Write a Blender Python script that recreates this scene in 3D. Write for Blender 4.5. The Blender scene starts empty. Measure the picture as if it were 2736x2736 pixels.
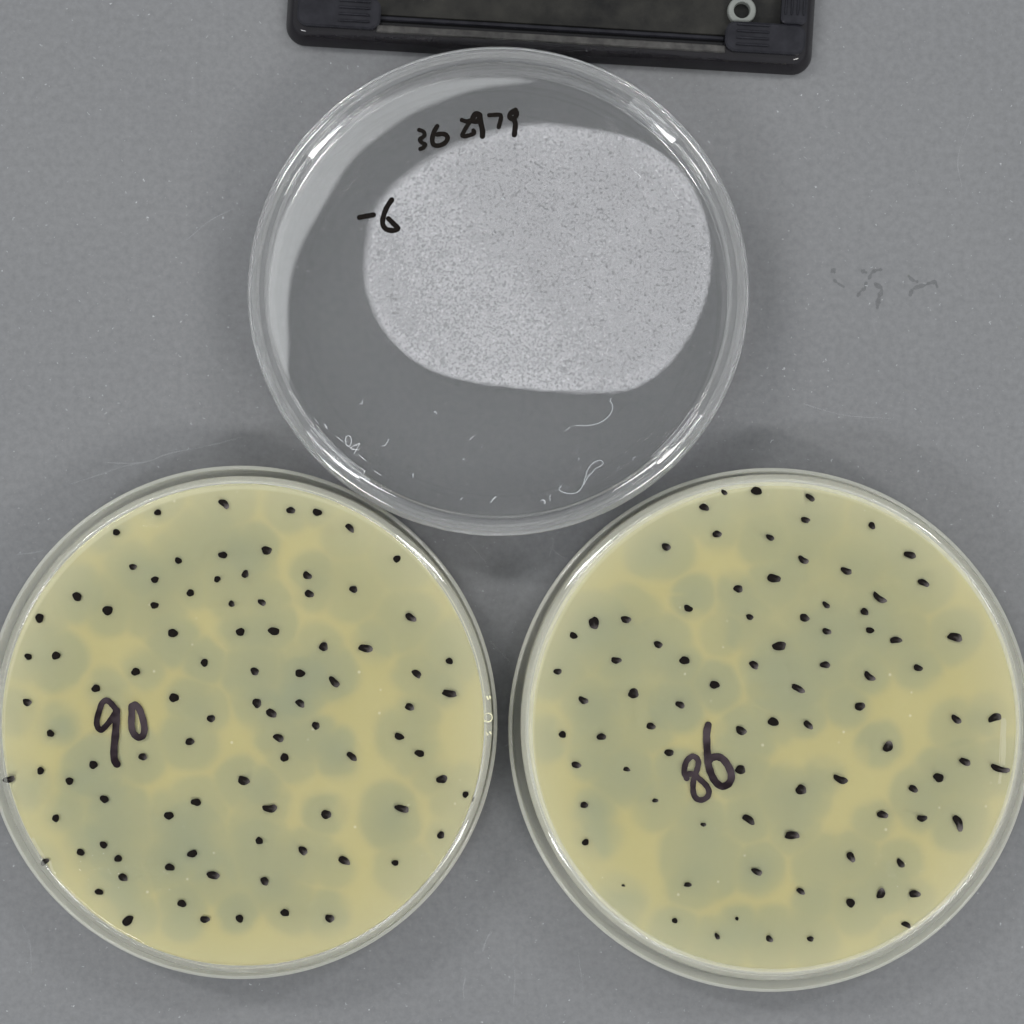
import bpy, math, random
import numpy as np
from mathutils import Vector
random.seed(7)
rng = np.random.default_rng(7)
C = bpy.context.scene.collection
SC = bpy.context.scene

# ------------------------------------------------------------------ camera
MM = 0.001
CAM_H = 400.0                 # mm above the bench
FPX = 5760.0                  # focal length in photo pixels (2736 px wide)
cam_d = bpy.data.cameras.new('camera')
cam_d.sensor_width = 36.0
cam_d.lens = 36.0 * FPX / 2736.0
cam_d.clip_start = 0.01
cam_d.clip_end = 50
cam = bpy.data.objects.new('camera', cam_d)
cam.location = (0, 0, CAM_H * MM)
C.objects.link(cam)
SC.camera = cam

# ------------------------------------------------------------------ world, lamps, exposure
w = bpy.data.worlds.new('World')
SC.world = w
w.use_nodes = True
bg = w.node_tree.nodes['Background']
bg.inputs[0].default_value = (0.94, 0.98, 1.0, 1)
bg.inputs[1].default_value = 1.0
# the room: nearly even pale surround, dimmer low down, slightly brighter straight overhead
_nt = w.node_tree
_tc = _nt.nodes.new('ShaderNodeTexCoord'); _sx = _nt.nodes.new('ShaderNodeSeparateXYZ'); _rp = _nt.nodes.new('ShaderNodeValToRGB')
_nt.links.new(_tc.outputs['Generated'], _sx.inputs[0]); _nt.links.new(_sx.outputs['Z'], _rp.inputs[0]); _nt.links.new(_rp.outputs[0], bg.inputs[0])
_e = _rp.color_ramp.elements
_e[0].position, _e[0].color = 0.0, (0.50, 0.53, 0.56, 1)
_e[1].position, _e[1].color = 0.30, (0.90, 0.94, 0.98, 1)
for _p, _c in ((0.80, (0.98, 1.01, 1.04, 1)), (0.93, (0.98, 1.01, 1.04, 1)), (1.0, (1.02, 1.05, 1.08, 1))):
    _q = _e.new(_p); _q.color = _c

def lamp(name, loc, size, power, col=(1, 1, 1)):
    l = bpy.data.lights.new(name, 'AREA')
    l.shape = 'RECTANGLE'
    l.size, l.size_y = size
    l.energy = power
    l.color = col
    o = bpy.data.objects.new(name, l)
    C.objects.link(o)
    o.location = loc
    o.rotation_euler = (-Vector(loc)).to_track_quat('-Z', 'Z').to_euler()
    return o
lamp('ceiling_lamp', (-1.25, 1.15, 1.75), (0.75, 0.22), 26, (1, 0.99, 0.97))
lamp('ceiling_lamp', (1.3, 1.25, 1.75), (0.75, 0.22), 22, (1, 1, 1))
lamp('ceiling_lamp', (-1.15, -1.25, 1.7), (0.75, 0.22), 22, (0.97, 0.98, 1))
lamp('ceiling_lamp', (1.2, -1.2, 1.7), (0.75, 0.22), 22, (1, 0.98, 0.95))

SC.render.engine = 'CYCLES'
SC.view_settings.view_transform = 'Standard'
SC.view_settings.look = 'None'
SC.view_settings.gamma = 1
SC.view_settings.exposure = -0.47
cy = SC.cycles
cy.max_bounces = 24
cy.transmission_bounces = 20
cy.glossy_bounces = 8
cy.diffuse_bounces = 5
cy.transparent_max_bounces = 16
cy.caustics_refractive = True
cy.caustics_reflective = True
cy.sample_clamp_indirect = 0.0
cy.blur_glossy = 0.3

# ------------------------------------------------------------------ helpers
def P(px, py, z=0.0):
    """photo pixel -> point (mm) on the plane at height z above the bench"""
    k = (CAM_H - z) / FPX
    return ((px - 1368.0) * k, (1368.0 - py) * k)

def srgb(r, g, b):
    f = lambda c: (c / 12.92 if c <= 0.04045 else ((c + 0.055) / 1.055) ** 2.4)
    return (f(r / 255), f(g / 255), f(b / 255), 1)

def mk_obj(name, verts, faces, mat, parent=None, smooth=True, sharp=35, origin=(0, 0, 0)):
    me = bpy.data.meshes.new(name)
    o0 = np.array(origin, float)
    v = (np.array(verts, float) - o0) * MM
    me.from_pydata(v.tolist(), [], [tuple(f) for f in faces])
    me.update()
    if smooth:
        me.polygons.foreach_set('use_smooth', [True] * len(me.polygons))
        if sharp:
            me.set_sharp_from_angle(angle=math.radians(sharp))
    me.materials.append(mat)
    o = bpy.data.objects.new(name, me)
    C.objects.link(o)
    if parent is not None:
        o.parent = parent
        # parents sit at their own base; meshes are given in world mm
        base = np.array(parent['base_mm'])
        o.location = ((o0 - base) * MM).tolist()
    else:
        o.location = (o0 * MM).tolist()
    return o

def empty(name, base_mm, label, cat, group=None):
    o = bpy.data.objects.new(name, None)
    o.empty_display_size = 0.01
    C.objects.link(o)
    o.location = [c * MM for c in base_mm]
    o['base_mm'] = list(base_mm)
    o['label'] = label
    o['category'] = cat
    if group:
        o['group'] = group
    return o

def round_poly(pts, rad, n=4):
    """fillet the corners of a closed (r,z) polygon; rad per point or one value"""
    out = []
    N = len(pts)
    for i, p in enumerate(pts):
        rr = rad[i] if isinstance(rad, (list, tuple)) else rad
        if rr <= 0 or p[0] < 1e-6:
            out.append(p); continue
        a = np.array(pts[i - 1]) - np.array(p); b = np.array(pts[(i + 1) % N]) - np.array(p)
        la, lb = np.linalg.norm(a), np.linalg.norm(b)
        d = min(rr, la * 0.45, lb * 0.45)
        A = np.array(p) + a / la * d; B = np.array(p) + b / lb * d
        for k in range(n + 1):
            t = k / n
            q = (1 - t) ** 2 * A + 2 * t * (1 - t) * np.array(p) + t * t * B
            out.append((float(q[0]), float(q[1])))
    return out

def revolve(pts, cx, cy_, sy=1.0, seg=256, a0=None, a1=None):
    """closed (r,z) profile turned about the vertical axis at (cx,cy). Arc if a0,a1 given (degrees)."""
    verts, faces = [], []
    arc = a0 is not None
    n = seg + 1 if arc else seg
    rings = []
    for (r, z) in pts:
        if r < 1e-6:
            verts.append((cx, cy_, z)); rings.append([len(verts) - 1] * n)
        else:
            ring = []
            for k in range(n):
                a = (math.radians(a0 + (a1 - a0) * k / seg)) if arc else 2 * math.pi * k / seg
                verts.append((cx + r * math.cos(a), cy_ + r * math.sin(a) * sy, z))
                ring.append(len(verts) - 1)
            rings.append(ring)
    M = len(pts)
    for i in range(M):
        A, B = rings[i], rings[(i + 1) % M]
        for k in range(seg):
            k2 = (k + 1) if arc else (k + 1) % seg
            f = [A[k], A[k2], B[k2], B[k]]
            g = []
            for q in f:
                if q not in g: g.append(q)
            if len(g) >= 3:
                faces.append(g)
    if arc:
        faces.append([r[0] for r in rings]); faces.append([r[-1] for r in rings][::-1])
    # profile given counter-clockwise in (r,z) -> outward normals
    area = sum(pts[i][0] * pts[(i + 1) % M][1] - pts[(i + 1) % M][0] * pts[i][1] for i in range(M))
    if area > 0:
        pass
    else:
        faces = [f[::-1] for f in faces]
    return verts, faces

def catmull(pts, sub=6):
    P_ = [np.array(p, float) for p in pts]
    if len(P_) < 3:
        return [tuple(P_[0] + (P_[-1] - P_[0]) * t) for t in np.linspace(0, 1, sub + 1)]
    Q = [2 * P_[0] - P_[1]] + P_ + [2 * P_[-1] - P_[-2]]
    out = []
    for i in range(1, len(Q) - 2):
        for k in range(sub):
            t = k / sub
            out.append(tuple(0.5 * ((2 * Q[i]) + (-Q[i - 1] + Q[i + 1]) * t + (2 * Q[i - 1] - 5 * Q[i] + 4 * Q[i + 1] - Q[i + 2]) * t * t
                                    + (-Q[i - 1] + 3 * Q[i] - 3 * Q[i + 1] + Q[i + 2]) * t ** 3)))
    out.append(tuple(P_[-1]))
    return out

def stroke_geo(pts_mm, width, z, height=0.05, side=10, jitter=0.05, taper=0.0):
    """a flattened tube along a polyline (mm), rounded at both ends: a pen stroke or a fibre"""
    pts = [np.array(p, float) for p in pts_mm]
    n = len(pts)
    verts, faces = [], []
    rows = []
    dirs = []
    for i in range(n):
        d = pts[min(i + 1, n - 1)] - pts[max(i - 1, 0)]
        d /= (np.linalg.norm(d) + 1e-9)
        dirs.append(d)
    prof = []
    for k in (0.15, 0.55, 0.85):
        prof.append((pts[0] - dirs[0] * width * 0.5 * math.cos(math.asin(k)), dirs[0], k))
    L = max(1, n - 1)
    ph = random.random() * 9
    for i in range(n):
        kk = 1 + jitter * math.sin(i * 0.9 + ph) * 0.6 + jitter * (random.random() - .5)
        if taper: kk *= 1 - taper * (i / L)
        prof.append((pts[i], dirs[i], kk))
    e = prof[-1][2]
    for k in (0.85, 0.55, 0.15):
        prof.append((pts[-1] + dirs[-1] * width * 0.5 * e * math.cos(math.asin(k)), dirs[-1], k * e))
    for (c, d, k) in prof:
        nrm = np.array((-d[1], d[0]))
        row = []
        for s in range(side):
            a = 2 * math.pi * s / side
            off = nrm * math.cos(a) * width * 0.5 * k
            verts.append((c[0] + off[0], c[1] + off[1], z + math.sin(a) * height * 0.5 * min(1, k + .2)))
            row.append(len(verts) - 1)
        rows.append(row)
    for i in range(len(rows) - 1):
        for s in range(side):
            s2 = (s + 1) % side
            faces.append([rows[i][s], rows[i + 1][s], rows[i + 1][s2], rows[i][s2]])
    faces.append(rows[0]); faces.append(rows[-1][::-1])
    return verts, faces

def merge(parts):
    V, F = [], []
    for v, f in parts:
        b = len(V); V += list(v); F += [[i + b for i in q] for q in f]
    return V, F

# ------------------------------------------------------------------ materials
def new_mat(name):
    m = bpy.data.materials.new(name); m.use_nodes = True
    nt = m.node_tree
    return m, nt, nt.nodes['Principled BSDF'], nt.nodes['Material Output']

def N(nt, t, **kw):
    n = nt.nodes.new(t)
    for k, v in kw.items():
        if k.startswith('i_'):
            key = k[2:]
            n.inputs[int(key) if key.isdigit() else key.replace('_', ' ')].default_value = v
        else:
            setattr(n, k, v)
    return n

def objcoord(nt, scale=1.0):
    tc = N(nt, 'ShaderNodeTexCoord')
    mp = N(nt, 'ShaderNodeMapping')
    mp.inputs['Scale'].default_value = (scale,) * 3 if not isinstance(scale, tuple) else scale
    nt.links.new(tc.outputs['Object'], mp.inputs['Vector'])
    return mp.outputs['Vector']

def ramp(nt, fac, stops):
    r = N(nt, 'ShaderNodeValToRGB')
    els = r.color_ramp.elements
    els[0].position, els[0].color = stops[0]
    els[1].position, els[1].color = stops[1]
    for p, c in stops[2:]:
        e = els.new(p); e.color = c
    nt.links.new(fac, r.inputs[0])
    return r

# bench: grey, faintly mottled, pale flecks and worn patches
M_bench, nt, bs, out = new_mat('grey_bench')
v = objcoord(nt)
n1 = N(nt, 'ShaderNodeTexNoise', i_Scale=14.0, i_Detail=6.0, i_Roughness=0.6); nt.links.new(v, n1.inputs['Vector'])
n2 = N(nt, 'ShaderNodeTexNoise', i_Scale=750.0, i_Detail=5.0, i_Roughness=0.7); nt.links.new(v, n2.inputs['Vector'])
r1 = ramp(nt, n1.outputs['Fac'], [(0.3, (0.142, 0.145, 0.150, 1)), (0.7, (0.155, 0.158, 0.162, 1))])
r2 = ramp(nt, n2.outputs['Fac'], [(0.3, (0.88, 0.88, 0.88, 1)), (0.7, (1.12, 1.12, 1.12, 1))])
mul = N(nt, 'ShaderNodeMix', data_type='RGBA', blend_type='MULTIPLY'); mul.inputs[0].default_value = 1
nt.links.new(r1.outputs[0], mul.inputs[6]); nt.links.new(r2.outputs[0], mul.inputs[7])
n3 = N(nt, 'ShaderNodeTexNoise', i_Scale=1000.0, i_Detail=3.0, i_Roughness=0.55); nt.links.new(v, n3.inputs['Vector'])
r3 = ramp(nt, n3.outputs['Fac'], [(0.685, (0, 0, 0, 1)), (0.78, (1, 1, 1, 1))])
add = N(nt, 'ShaderNodeMix', data_type='RGBA'); nt.links.new(r3.outputs[0], add.inputs[0])
nt.links.new(mul.outputs[2], add.inputs[6]); add.inputs[7].default_value = (0.36, 0.37, 0.38, 1)
nt.links.new(add.outputs[2], bs.inputs['Base Color'])
bs.inputs['Roughness'].default_value = 0.62
bs.inputs['Specular IOR Level'].default_value = 0.35
bmp = N(nt, 'ShaderNodeBump', i_Strength=0.25, i_Distance=0.0001); nt.links.new(n2.outputs['Fac'], bmp.inputs['Height'])
nt.links.new(bmp.outputs[0], bs.inputs['Normal'])

def clear_plastic(name, rough=0.015, tint=(1, 1, 1, 1), bump=0.05, haze=0.0, r_from=0.0, hcol=(0.86, 0.87, 0.86, 1), ior=1.5):
    m, nt, bs, out = new_mat(name)
    bs.inputs['Base Color'].default_value = tint
    bs.inputs['Transmission Weight'].default_value = 1.0
    bs.inputs['IOR'].default_value = ior
    bs.inputs['Roughness'].default_value = rough
    if bump:
        v = objcoord(nt)
        n = N(nt, 'ShaderNodeTexNoise', i_Scale=260.0, i_Detail=2.0); nt.links.new(v, n.inputs['Vector'])
        b = N(nt, 'ShaderNodeBump', i_Strength=bump, i_Distance=0.0002); nt.links.new(n.outputs['Fac'], b.inputs['Height'])
        nt.links.new(b.outputs[0], bs.inputs['Normal'])
    if haze:
        # rubbed, slightly cloudy plastic outside radius r_from (mm) of the part's axis
        df = N(nt, 'ShaderNodeBsdfDiffuse'); df.inputs[0].default_value = hcol
        tl = N(nt, 'ShaderNodeBsdfTranslucent'); tl.inputs[0].default_value = hcol
        ad = N(nt, 'ShaderNodeMixShader', i_0=0.5)
        nt.links.new(df.outputs[0], ad.inputs[1]); nt.links.new(tl.outputs[0], ad.inputs[2])
        tc = N(nt, 'ShaderNodeTexCoord')
        mp = N(nt, 'ShaderNodeVectorMath', operation='MULTIPLY'); mp.inputs[1].default_value = (1, 1, 0)
        ln = N(nt, 'ShaderNodeVectorMath', operation='LENGTH')
        nt.links.new(tc.outputs['Object'], mp.inputs[0]); nt.links.new(mp.outputs[0], ln.inputs[0])
        gt = N(nt, 'ShaderNodeMath', operation='GREATER_THAN'); gt.inputs[1].default_value = r_from * MM
        nt.links.new(ln.outputs['Value'], gt.inputs[0])
        hz = N(nt, 'ShaderNodeMath', operation='MULTIPLY'); hz.inputs[1].default_value = haze
        nt.links.new(gt.outputs[0], hz.inputs[0])
        mx = N(nt, 'ShaderNodeMixShader')
        nt.links.new(hz.outputs[0], mx.inputs[0]); nt.links.new(bs.outputs[0], mx.inputs[1]); nt.links.new(ad.outputs[0], mx.inputs[2])
        nt.links.new(mx.outputs[0], out.inputs['Surface'])
    return m
M_lid_agar = clear_plastic('cloudy_polystyrene_lid', 0.03, (0.99, 0.99, 0.985, 1), 0.05, 0.44, 30.0, (0.94, 0.94, 0.86, 1))
M_base_agar = clear_plastic('cloudy_polystyrene_base', 0.03, (0.99, 0.99, 0.985, 1), 0.03, 0.26, 43.3, (0.94, 0.94, 0.84, 1))
M_base_clear = clear_plastic('clear_polystyrene_dish', 0.02, (1, 1, 1, 1), 0.04, 0.10, 42.0, ior=1.33)
M_lid = clear_plastic('clear_polystyrene_lid', 0.02, (1, 1, 1, 1), 0.05, 0.10, 41.2, ior=1.47)
M_base = clear_plastic('clear_polystyrene_base', 0.02, (0.99, 0.99, 0.985, 1), 0.03)

# agar: pale straw bacterial lawn with grey-green clearings (mask stored on the mesh)
def agar_mat():
    m, nt, bs, out = new_mat('nutrient_agar')
    at = N(nt, 'ShaderNodeAttribute', attribute_name='clearing')
    rim = N(nt, 'ShaderNodeAttribute', attribute_name='rim')
    v = objcoord(nt)
    n1 = N(nt, 'ShaderNodeTexNoise', i_Scale=38.0, i_Detail=4.0); nt.links.new(v, n1.inputs['Vector'])
    lawn = ramp(nt, n1.outputs['Fac'], [(0.3, LAWN1), (0.7, LAWN2)])
    clr = ramp(nt, n1.outputs['Fac'], [(0.3, CLR1), (0.7, CLR2)])
    mx = N(nt, 'ShaderNodeMix', data_type='RGBA')
    nt.links.new(at.outputs['Fac'], mx.inputs[0]); nt.links.new(lawn.outputs[0], mx.inputs[6]); nt.links.new(clr.outputs[0], mx.inputs[7])
    mx2 = N(nt, 'ShaderNodeMix', data_type='RGBA')
    nt.links.new(rim.outputs['Fac'], mx2.inputs[0]); nt.links.new(mx.outputs[2], mx2.inputs[6]); mx2.inputs[7].default_value = RIMC
    vo = N(nt, 'ShaderNodeTexVoronoi', i_Scale=170.0); nt.links.new(v, vo.inputs['Vector'])
    sp = ramp(nt, vo.outputs['Distance'], [(0.03, (0.45, 0.45, 0.45, 1)), (0.06, (0, 0, 0, 1))])
    mx3 = N(nt, 'ShaderNodeMix', data_type='RGBA'); nt.links.new(sp.outputs[0], mx3.inputs[0])
    nt.links.new(mx2.outputs[2], mx3.inputs[6]); mx3.inputs[7].default_value = (0.75, 0.73, 0.55, 1)
    nt.links.new(mx3.outputs[2], bs.inputs['Base Color'])
    bs.inputs['Roughness'].default_value = 0.45
    bs.inputs['IOR'].default_value = 1.35
    return m
LAWN1 = (0.475, 0.425, 0.165, 1); LAWN2 = (0.515, 0.46, 0.195, 1)
CLR1 = (0.285, 0.305, 0.175, 1); CLR2 = (0.335, 0.335, 0.175, 1)
RIMC = (0.60, 0.575, 0.36, 1)
M_agar = agar_mat()

# marker ink: near-black, greyer where the pen dragged, with a painted gloss added to that grey
M_ink, nt, bs, out = new_mat('black_marker_ink')
at = N(nt, 'ShaderNodeAttribute', attribute_name='thin_gloss')
v = objcoord(nt)
n1 = N(nt, 'ShaderNodeTexNoise', i_Scale=900.0, i_Detail=3.0); nt.links.new(v, n1.inputs['Vector'])
mm_ = N(nt, 'ShaderNodeMath', operation='MULTIPLY'); nt.links.new(at.outputs['Fac'], mm_.inputs[0]); nt.links.new(n1.outputs['Fac'], mm_.inputs[1])
rr = ramp(nt, mm_.outputs[0], [(0.05, (0.0065, 0.005, 0.004, 1)), (0.75, (0.17, 0.15, 0.145, 1))])
nt.links.new(rr.outputs[0], bs.inputs['Base Color'])
bs.inputs['Roughness'].default_value = 0.5
bs.inputs['Specular IOR Level'].default_value = 0.06

M_pen, nt, bs, out = new_mat('purple_black_marker_ink')
v = objcoord(nt)
n1 = N(nt, 'ShaderNodeTexNoise', i_Scale=260.0, i_Detail=2.0, i_Roughness=0.5); nt.links.new(v, n1.inputs['Vector'])
rr = ramp(nt, n1.outputs['Fac'], [(0.38, (0.010, 0.006, 0.008, 1)), (0.68, (0.050, 0.038, 0.043, 1))])
nt.links.new(rr.outputs[0], bs.inputs['Base Color'])
bs.inputs['Roughness'].default_value = 0.4
bs.inputs['Specular IOR Level'].default_value = 0.08

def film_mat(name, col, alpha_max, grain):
    """misted film or painted reflection on clear plastic: density stored on the mesh, broken into droplets by noise"""
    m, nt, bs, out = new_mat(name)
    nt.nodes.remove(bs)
    at = N(nt, 'ShaderNodeAttribute', attribute_name='mist_or_reflection')
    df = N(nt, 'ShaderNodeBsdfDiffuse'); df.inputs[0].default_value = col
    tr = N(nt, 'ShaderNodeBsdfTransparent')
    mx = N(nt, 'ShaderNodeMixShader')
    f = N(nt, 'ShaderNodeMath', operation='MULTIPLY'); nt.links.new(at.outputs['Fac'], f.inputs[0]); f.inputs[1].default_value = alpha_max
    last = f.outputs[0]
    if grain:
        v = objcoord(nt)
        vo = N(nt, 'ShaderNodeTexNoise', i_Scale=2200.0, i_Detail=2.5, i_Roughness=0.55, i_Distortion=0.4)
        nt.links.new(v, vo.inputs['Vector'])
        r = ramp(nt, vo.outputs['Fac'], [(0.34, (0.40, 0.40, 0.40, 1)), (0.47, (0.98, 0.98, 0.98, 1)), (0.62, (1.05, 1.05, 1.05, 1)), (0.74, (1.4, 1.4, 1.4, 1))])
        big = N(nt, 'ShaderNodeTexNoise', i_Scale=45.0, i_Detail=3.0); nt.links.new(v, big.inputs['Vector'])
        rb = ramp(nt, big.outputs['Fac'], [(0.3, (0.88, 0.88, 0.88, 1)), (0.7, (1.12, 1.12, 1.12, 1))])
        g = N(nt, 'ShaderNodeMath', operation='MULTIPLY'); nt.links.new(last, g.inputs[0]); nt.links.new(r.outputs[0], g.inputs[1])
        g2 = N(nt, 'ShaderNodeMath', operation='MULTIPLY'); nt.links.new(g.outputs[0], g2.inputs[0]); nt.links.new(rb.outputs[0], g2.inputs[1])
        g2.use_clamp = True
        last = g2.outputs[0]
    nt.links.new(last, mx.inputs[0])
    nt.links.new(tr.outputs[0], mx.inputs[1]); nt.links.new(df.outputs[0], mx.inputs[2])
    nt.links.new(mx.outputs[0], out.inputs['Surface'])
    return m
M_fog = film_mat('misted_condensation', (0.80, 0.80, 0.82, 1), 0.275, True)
M_reflection = film_mat('painted_ceiling_reflection', (0.75, 0.765, 0.76, 1), 0.27, False)  # ceiling reflection painted as a pale see-through layer

def simple(name, col, rough=0.5, spec=0.5, alpha=None, metal=0):
    m, nt, bs, out = new_mat(name)
    bs.inputs['Base Color'].default_value = col
    bs.inputs['Roughness'].default_value = rough
    bs.inputs['Specular IOR Level'].default_value = spec
    bs.inputs['Metallic'].default_value = metal
    if alpha is not None:
        bs.inputs['Alpha'].default_value = alpha
    return m
M_dust = simple('white_lint', (0.50, 0.52, 0.53, 1), 0.8, 0.2, 0.55)
M_emboss = simple('frosted_moulding', (0.85, 0.87, 0.88, 1), 0.4, 0.5, 0.28)
M_crease = simple('pale_agar_crease', (0.85, 0.82, 0.55, 1), 0.3, 0.5, 0.65)
M_faded = simple('faded_ink', (0.06, 0.062, 0.065, 1), 0.7, 0.1, 0.19)
M_scr = simple('pale_scratch', (0.42, 0.43, 0.44, 1), 0.7, 0.2, 0.24)

def black_plastic(name, c0, c1, rough, scale=300.0, bump=0.15, spec=0.5):
    m, nt, bs, out = new_mat(name)
    v = objcoord(nt)
    n1 = N(nt, 'ShaderNodeTexNoise', i_Scale=scale, i_Detail=5.0, i_Roughness=0.65); nt.links.new(v, n1.inputs['Vector'])
    r = ramp(nt, n1.outputs['Fac'], [(0.35, c0), (0.75, c1)])
    nt.links.new(r.outputs[0], bs.inputs['Base Color'])
    bs.inputs['Roughness'].default_value = rough
    bs.inputs['Specular IOR Level'].default_value = spec
    b = N(nt, 'ShaderNodeBump', i_Strength=bump, i_Distance=0.0002); nt.links.new(n1.outputs['Fac'], b.inputs['Height'])
    nt.links.new(b.outputs[0], bs.inputs['Normal'])
    return m
M_blk = black_plastic('glossy_black_plastic', (0.008, 0.007, 0.009, 1), (0.013, 0.012, 0.014, 1), 0.08, 120.0, 0.02, 0.34)
M_blk2 = black_plastic('satin_black_plastic', (0.010, 0.010, 0.013, 1), (0.022, 0.022, 0.027, 1), 0.25, 260.0, 0.10, 0.2)
M_ledge = black_plastic('mottled_dark_ledge', (0.026, 0.025, 0.024, 1), (0.075, 0.072, 0.068, 1), 0.6, 520.0, 0.3, 0.3)
M_panel = black_plastic('dusty_dark_panel', (0.008, 0.008, 0.008, 1), (0.030, 0.029, 0.025, 1), 0.4, 110.0, 0.5, 0.15)

# ------------------------------------------------------------------ the bench
def grid_plane(x0, x1, y0, y1, z):
    return [(x0, y0, z), (x1, y0, z), (x1, y1, z), (x0, y1, z)], [[0, 1, 2, 3]]
vb, fb = grid_plane(-900, 900, -700, 700, 0.0)
vt, ft = grid_plane(-900, 900, -700, 700, -25.0)
side = [[0, 4, 5, 1], [1, 5, 6, 2], [2, 6, 7, 3], [3, 7, 4, 0]]
bench = mk_obj('bench_surface', vb + vt, fb + [[7, 6, 5, 4]] + side, M_bench, smooth=False)
bench['kind'] = 'structure'
bench['base_mm'] = [0, 0, 0]

# long faint scratches in the bench and the ghost of wiped-off handwriting
def px_line(pts, z, sub=5):
    return [P(x, y, z) for x, y in catmull(pts, sub)]
scr = []
for pts, wd in [([(190, 1293), (255, 1272), (330, 1246), (400, 1232), (450, 1212), (560, 1190), (640, 1170)], .22),
                ([(285, 1236), (330, 1238), (380, 1236)], .25), ([(45, 1482), (80, 1478), (120, 1470)], .2),
                ([(1310, 1714), (1335, 1740), (1362, 1768)], .28), ([(1470, 1462), (1490, 1480), (1516, 1496)], .22),
                ([(1468, 1484), (1476, 1462), (1480, 1440)], .25), ([(1250, 1450), (1275, 1475), (1300, 1505)], .22),
                ([(620, 560), (560, 590), (500, 640)], .16), ([(2150, 1080), (2260, 1110), (2390, 1118)], .15),
                ([(1372, 2560), (1376, 2620), (1370, 2700)], .15), ([(1545, 2540), (1550, 2590), (1560, 2650)], .15),
                ([(1290, 2540), (1300, 2510), (1312, 2490)], .3), ([(1240, 2670), (1238, 2640), (1244, 2610)], .18),
                ([(60, 2470), (80, 2520), (84, 2600)], .14), ([(2600, 300), (2560, 420), (2570, 500)], .14)]:
    scr.append(stroke_geo(px_line(pts, 0), wd, 0.0, 0.05, 6, 0.5))
V, F = merge(scr)
mk_obj('scratch', V, F, M_scr, bench)
gh = []
for pts, wd in [([(2226, 722), (2230, 728)], 8), ([(2228, 748), (2240, 758), (2254, 766)], 4), ([(2304, 724), (2314, 728)], 6),
                ([(2322, 744), (2330, 728), (2344, 722), (2354, 720)], 5), ([(2314, 756), (2310, 770), (2300, 778), (2292, 790)], 5),
                ([(2340, 760), (2356, 772), (2350, 790), (2346, 806), (2344, 822)], 7), ([(2428, 738), (2438, 748), (2450, 752)], 5),
                ([(2432, 788), (2440, 772), (2468, 762), (2496, 754), (2504, 766)], 6)]:
    gh.append(stroke_geo(px_line(pts, 0), wd * 1.5 / 14.4, 0.0, 0.04, 8, 0.6))
V, F = merge(gh)
mk_obj('faded_writing', V, F, M_faded, bench)

# ------------------------------------------------------------------ petri dishes
def gap_mask(X, Y, gaps):
    g = np.zeros_like(X)
    for (gx, gy, rx, ry, an) in gaps:
        a = math.radians(an)
        dx, dy = X - gx, Y - gy
        u = (dx * math.cos(a) + dy * math.sin(a)) / rx
        v_ = (-dx * math.sin(a) + dy * math.cos(a)) / ry
        d = np.sqrt(u * u + v_ * v_)
        e = np.clip((1.35 - d) / 0.8, 0, 1); g = 1 - (1 - g) * (1 - e * e * (3 - 2 * e))
    return g

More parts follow.
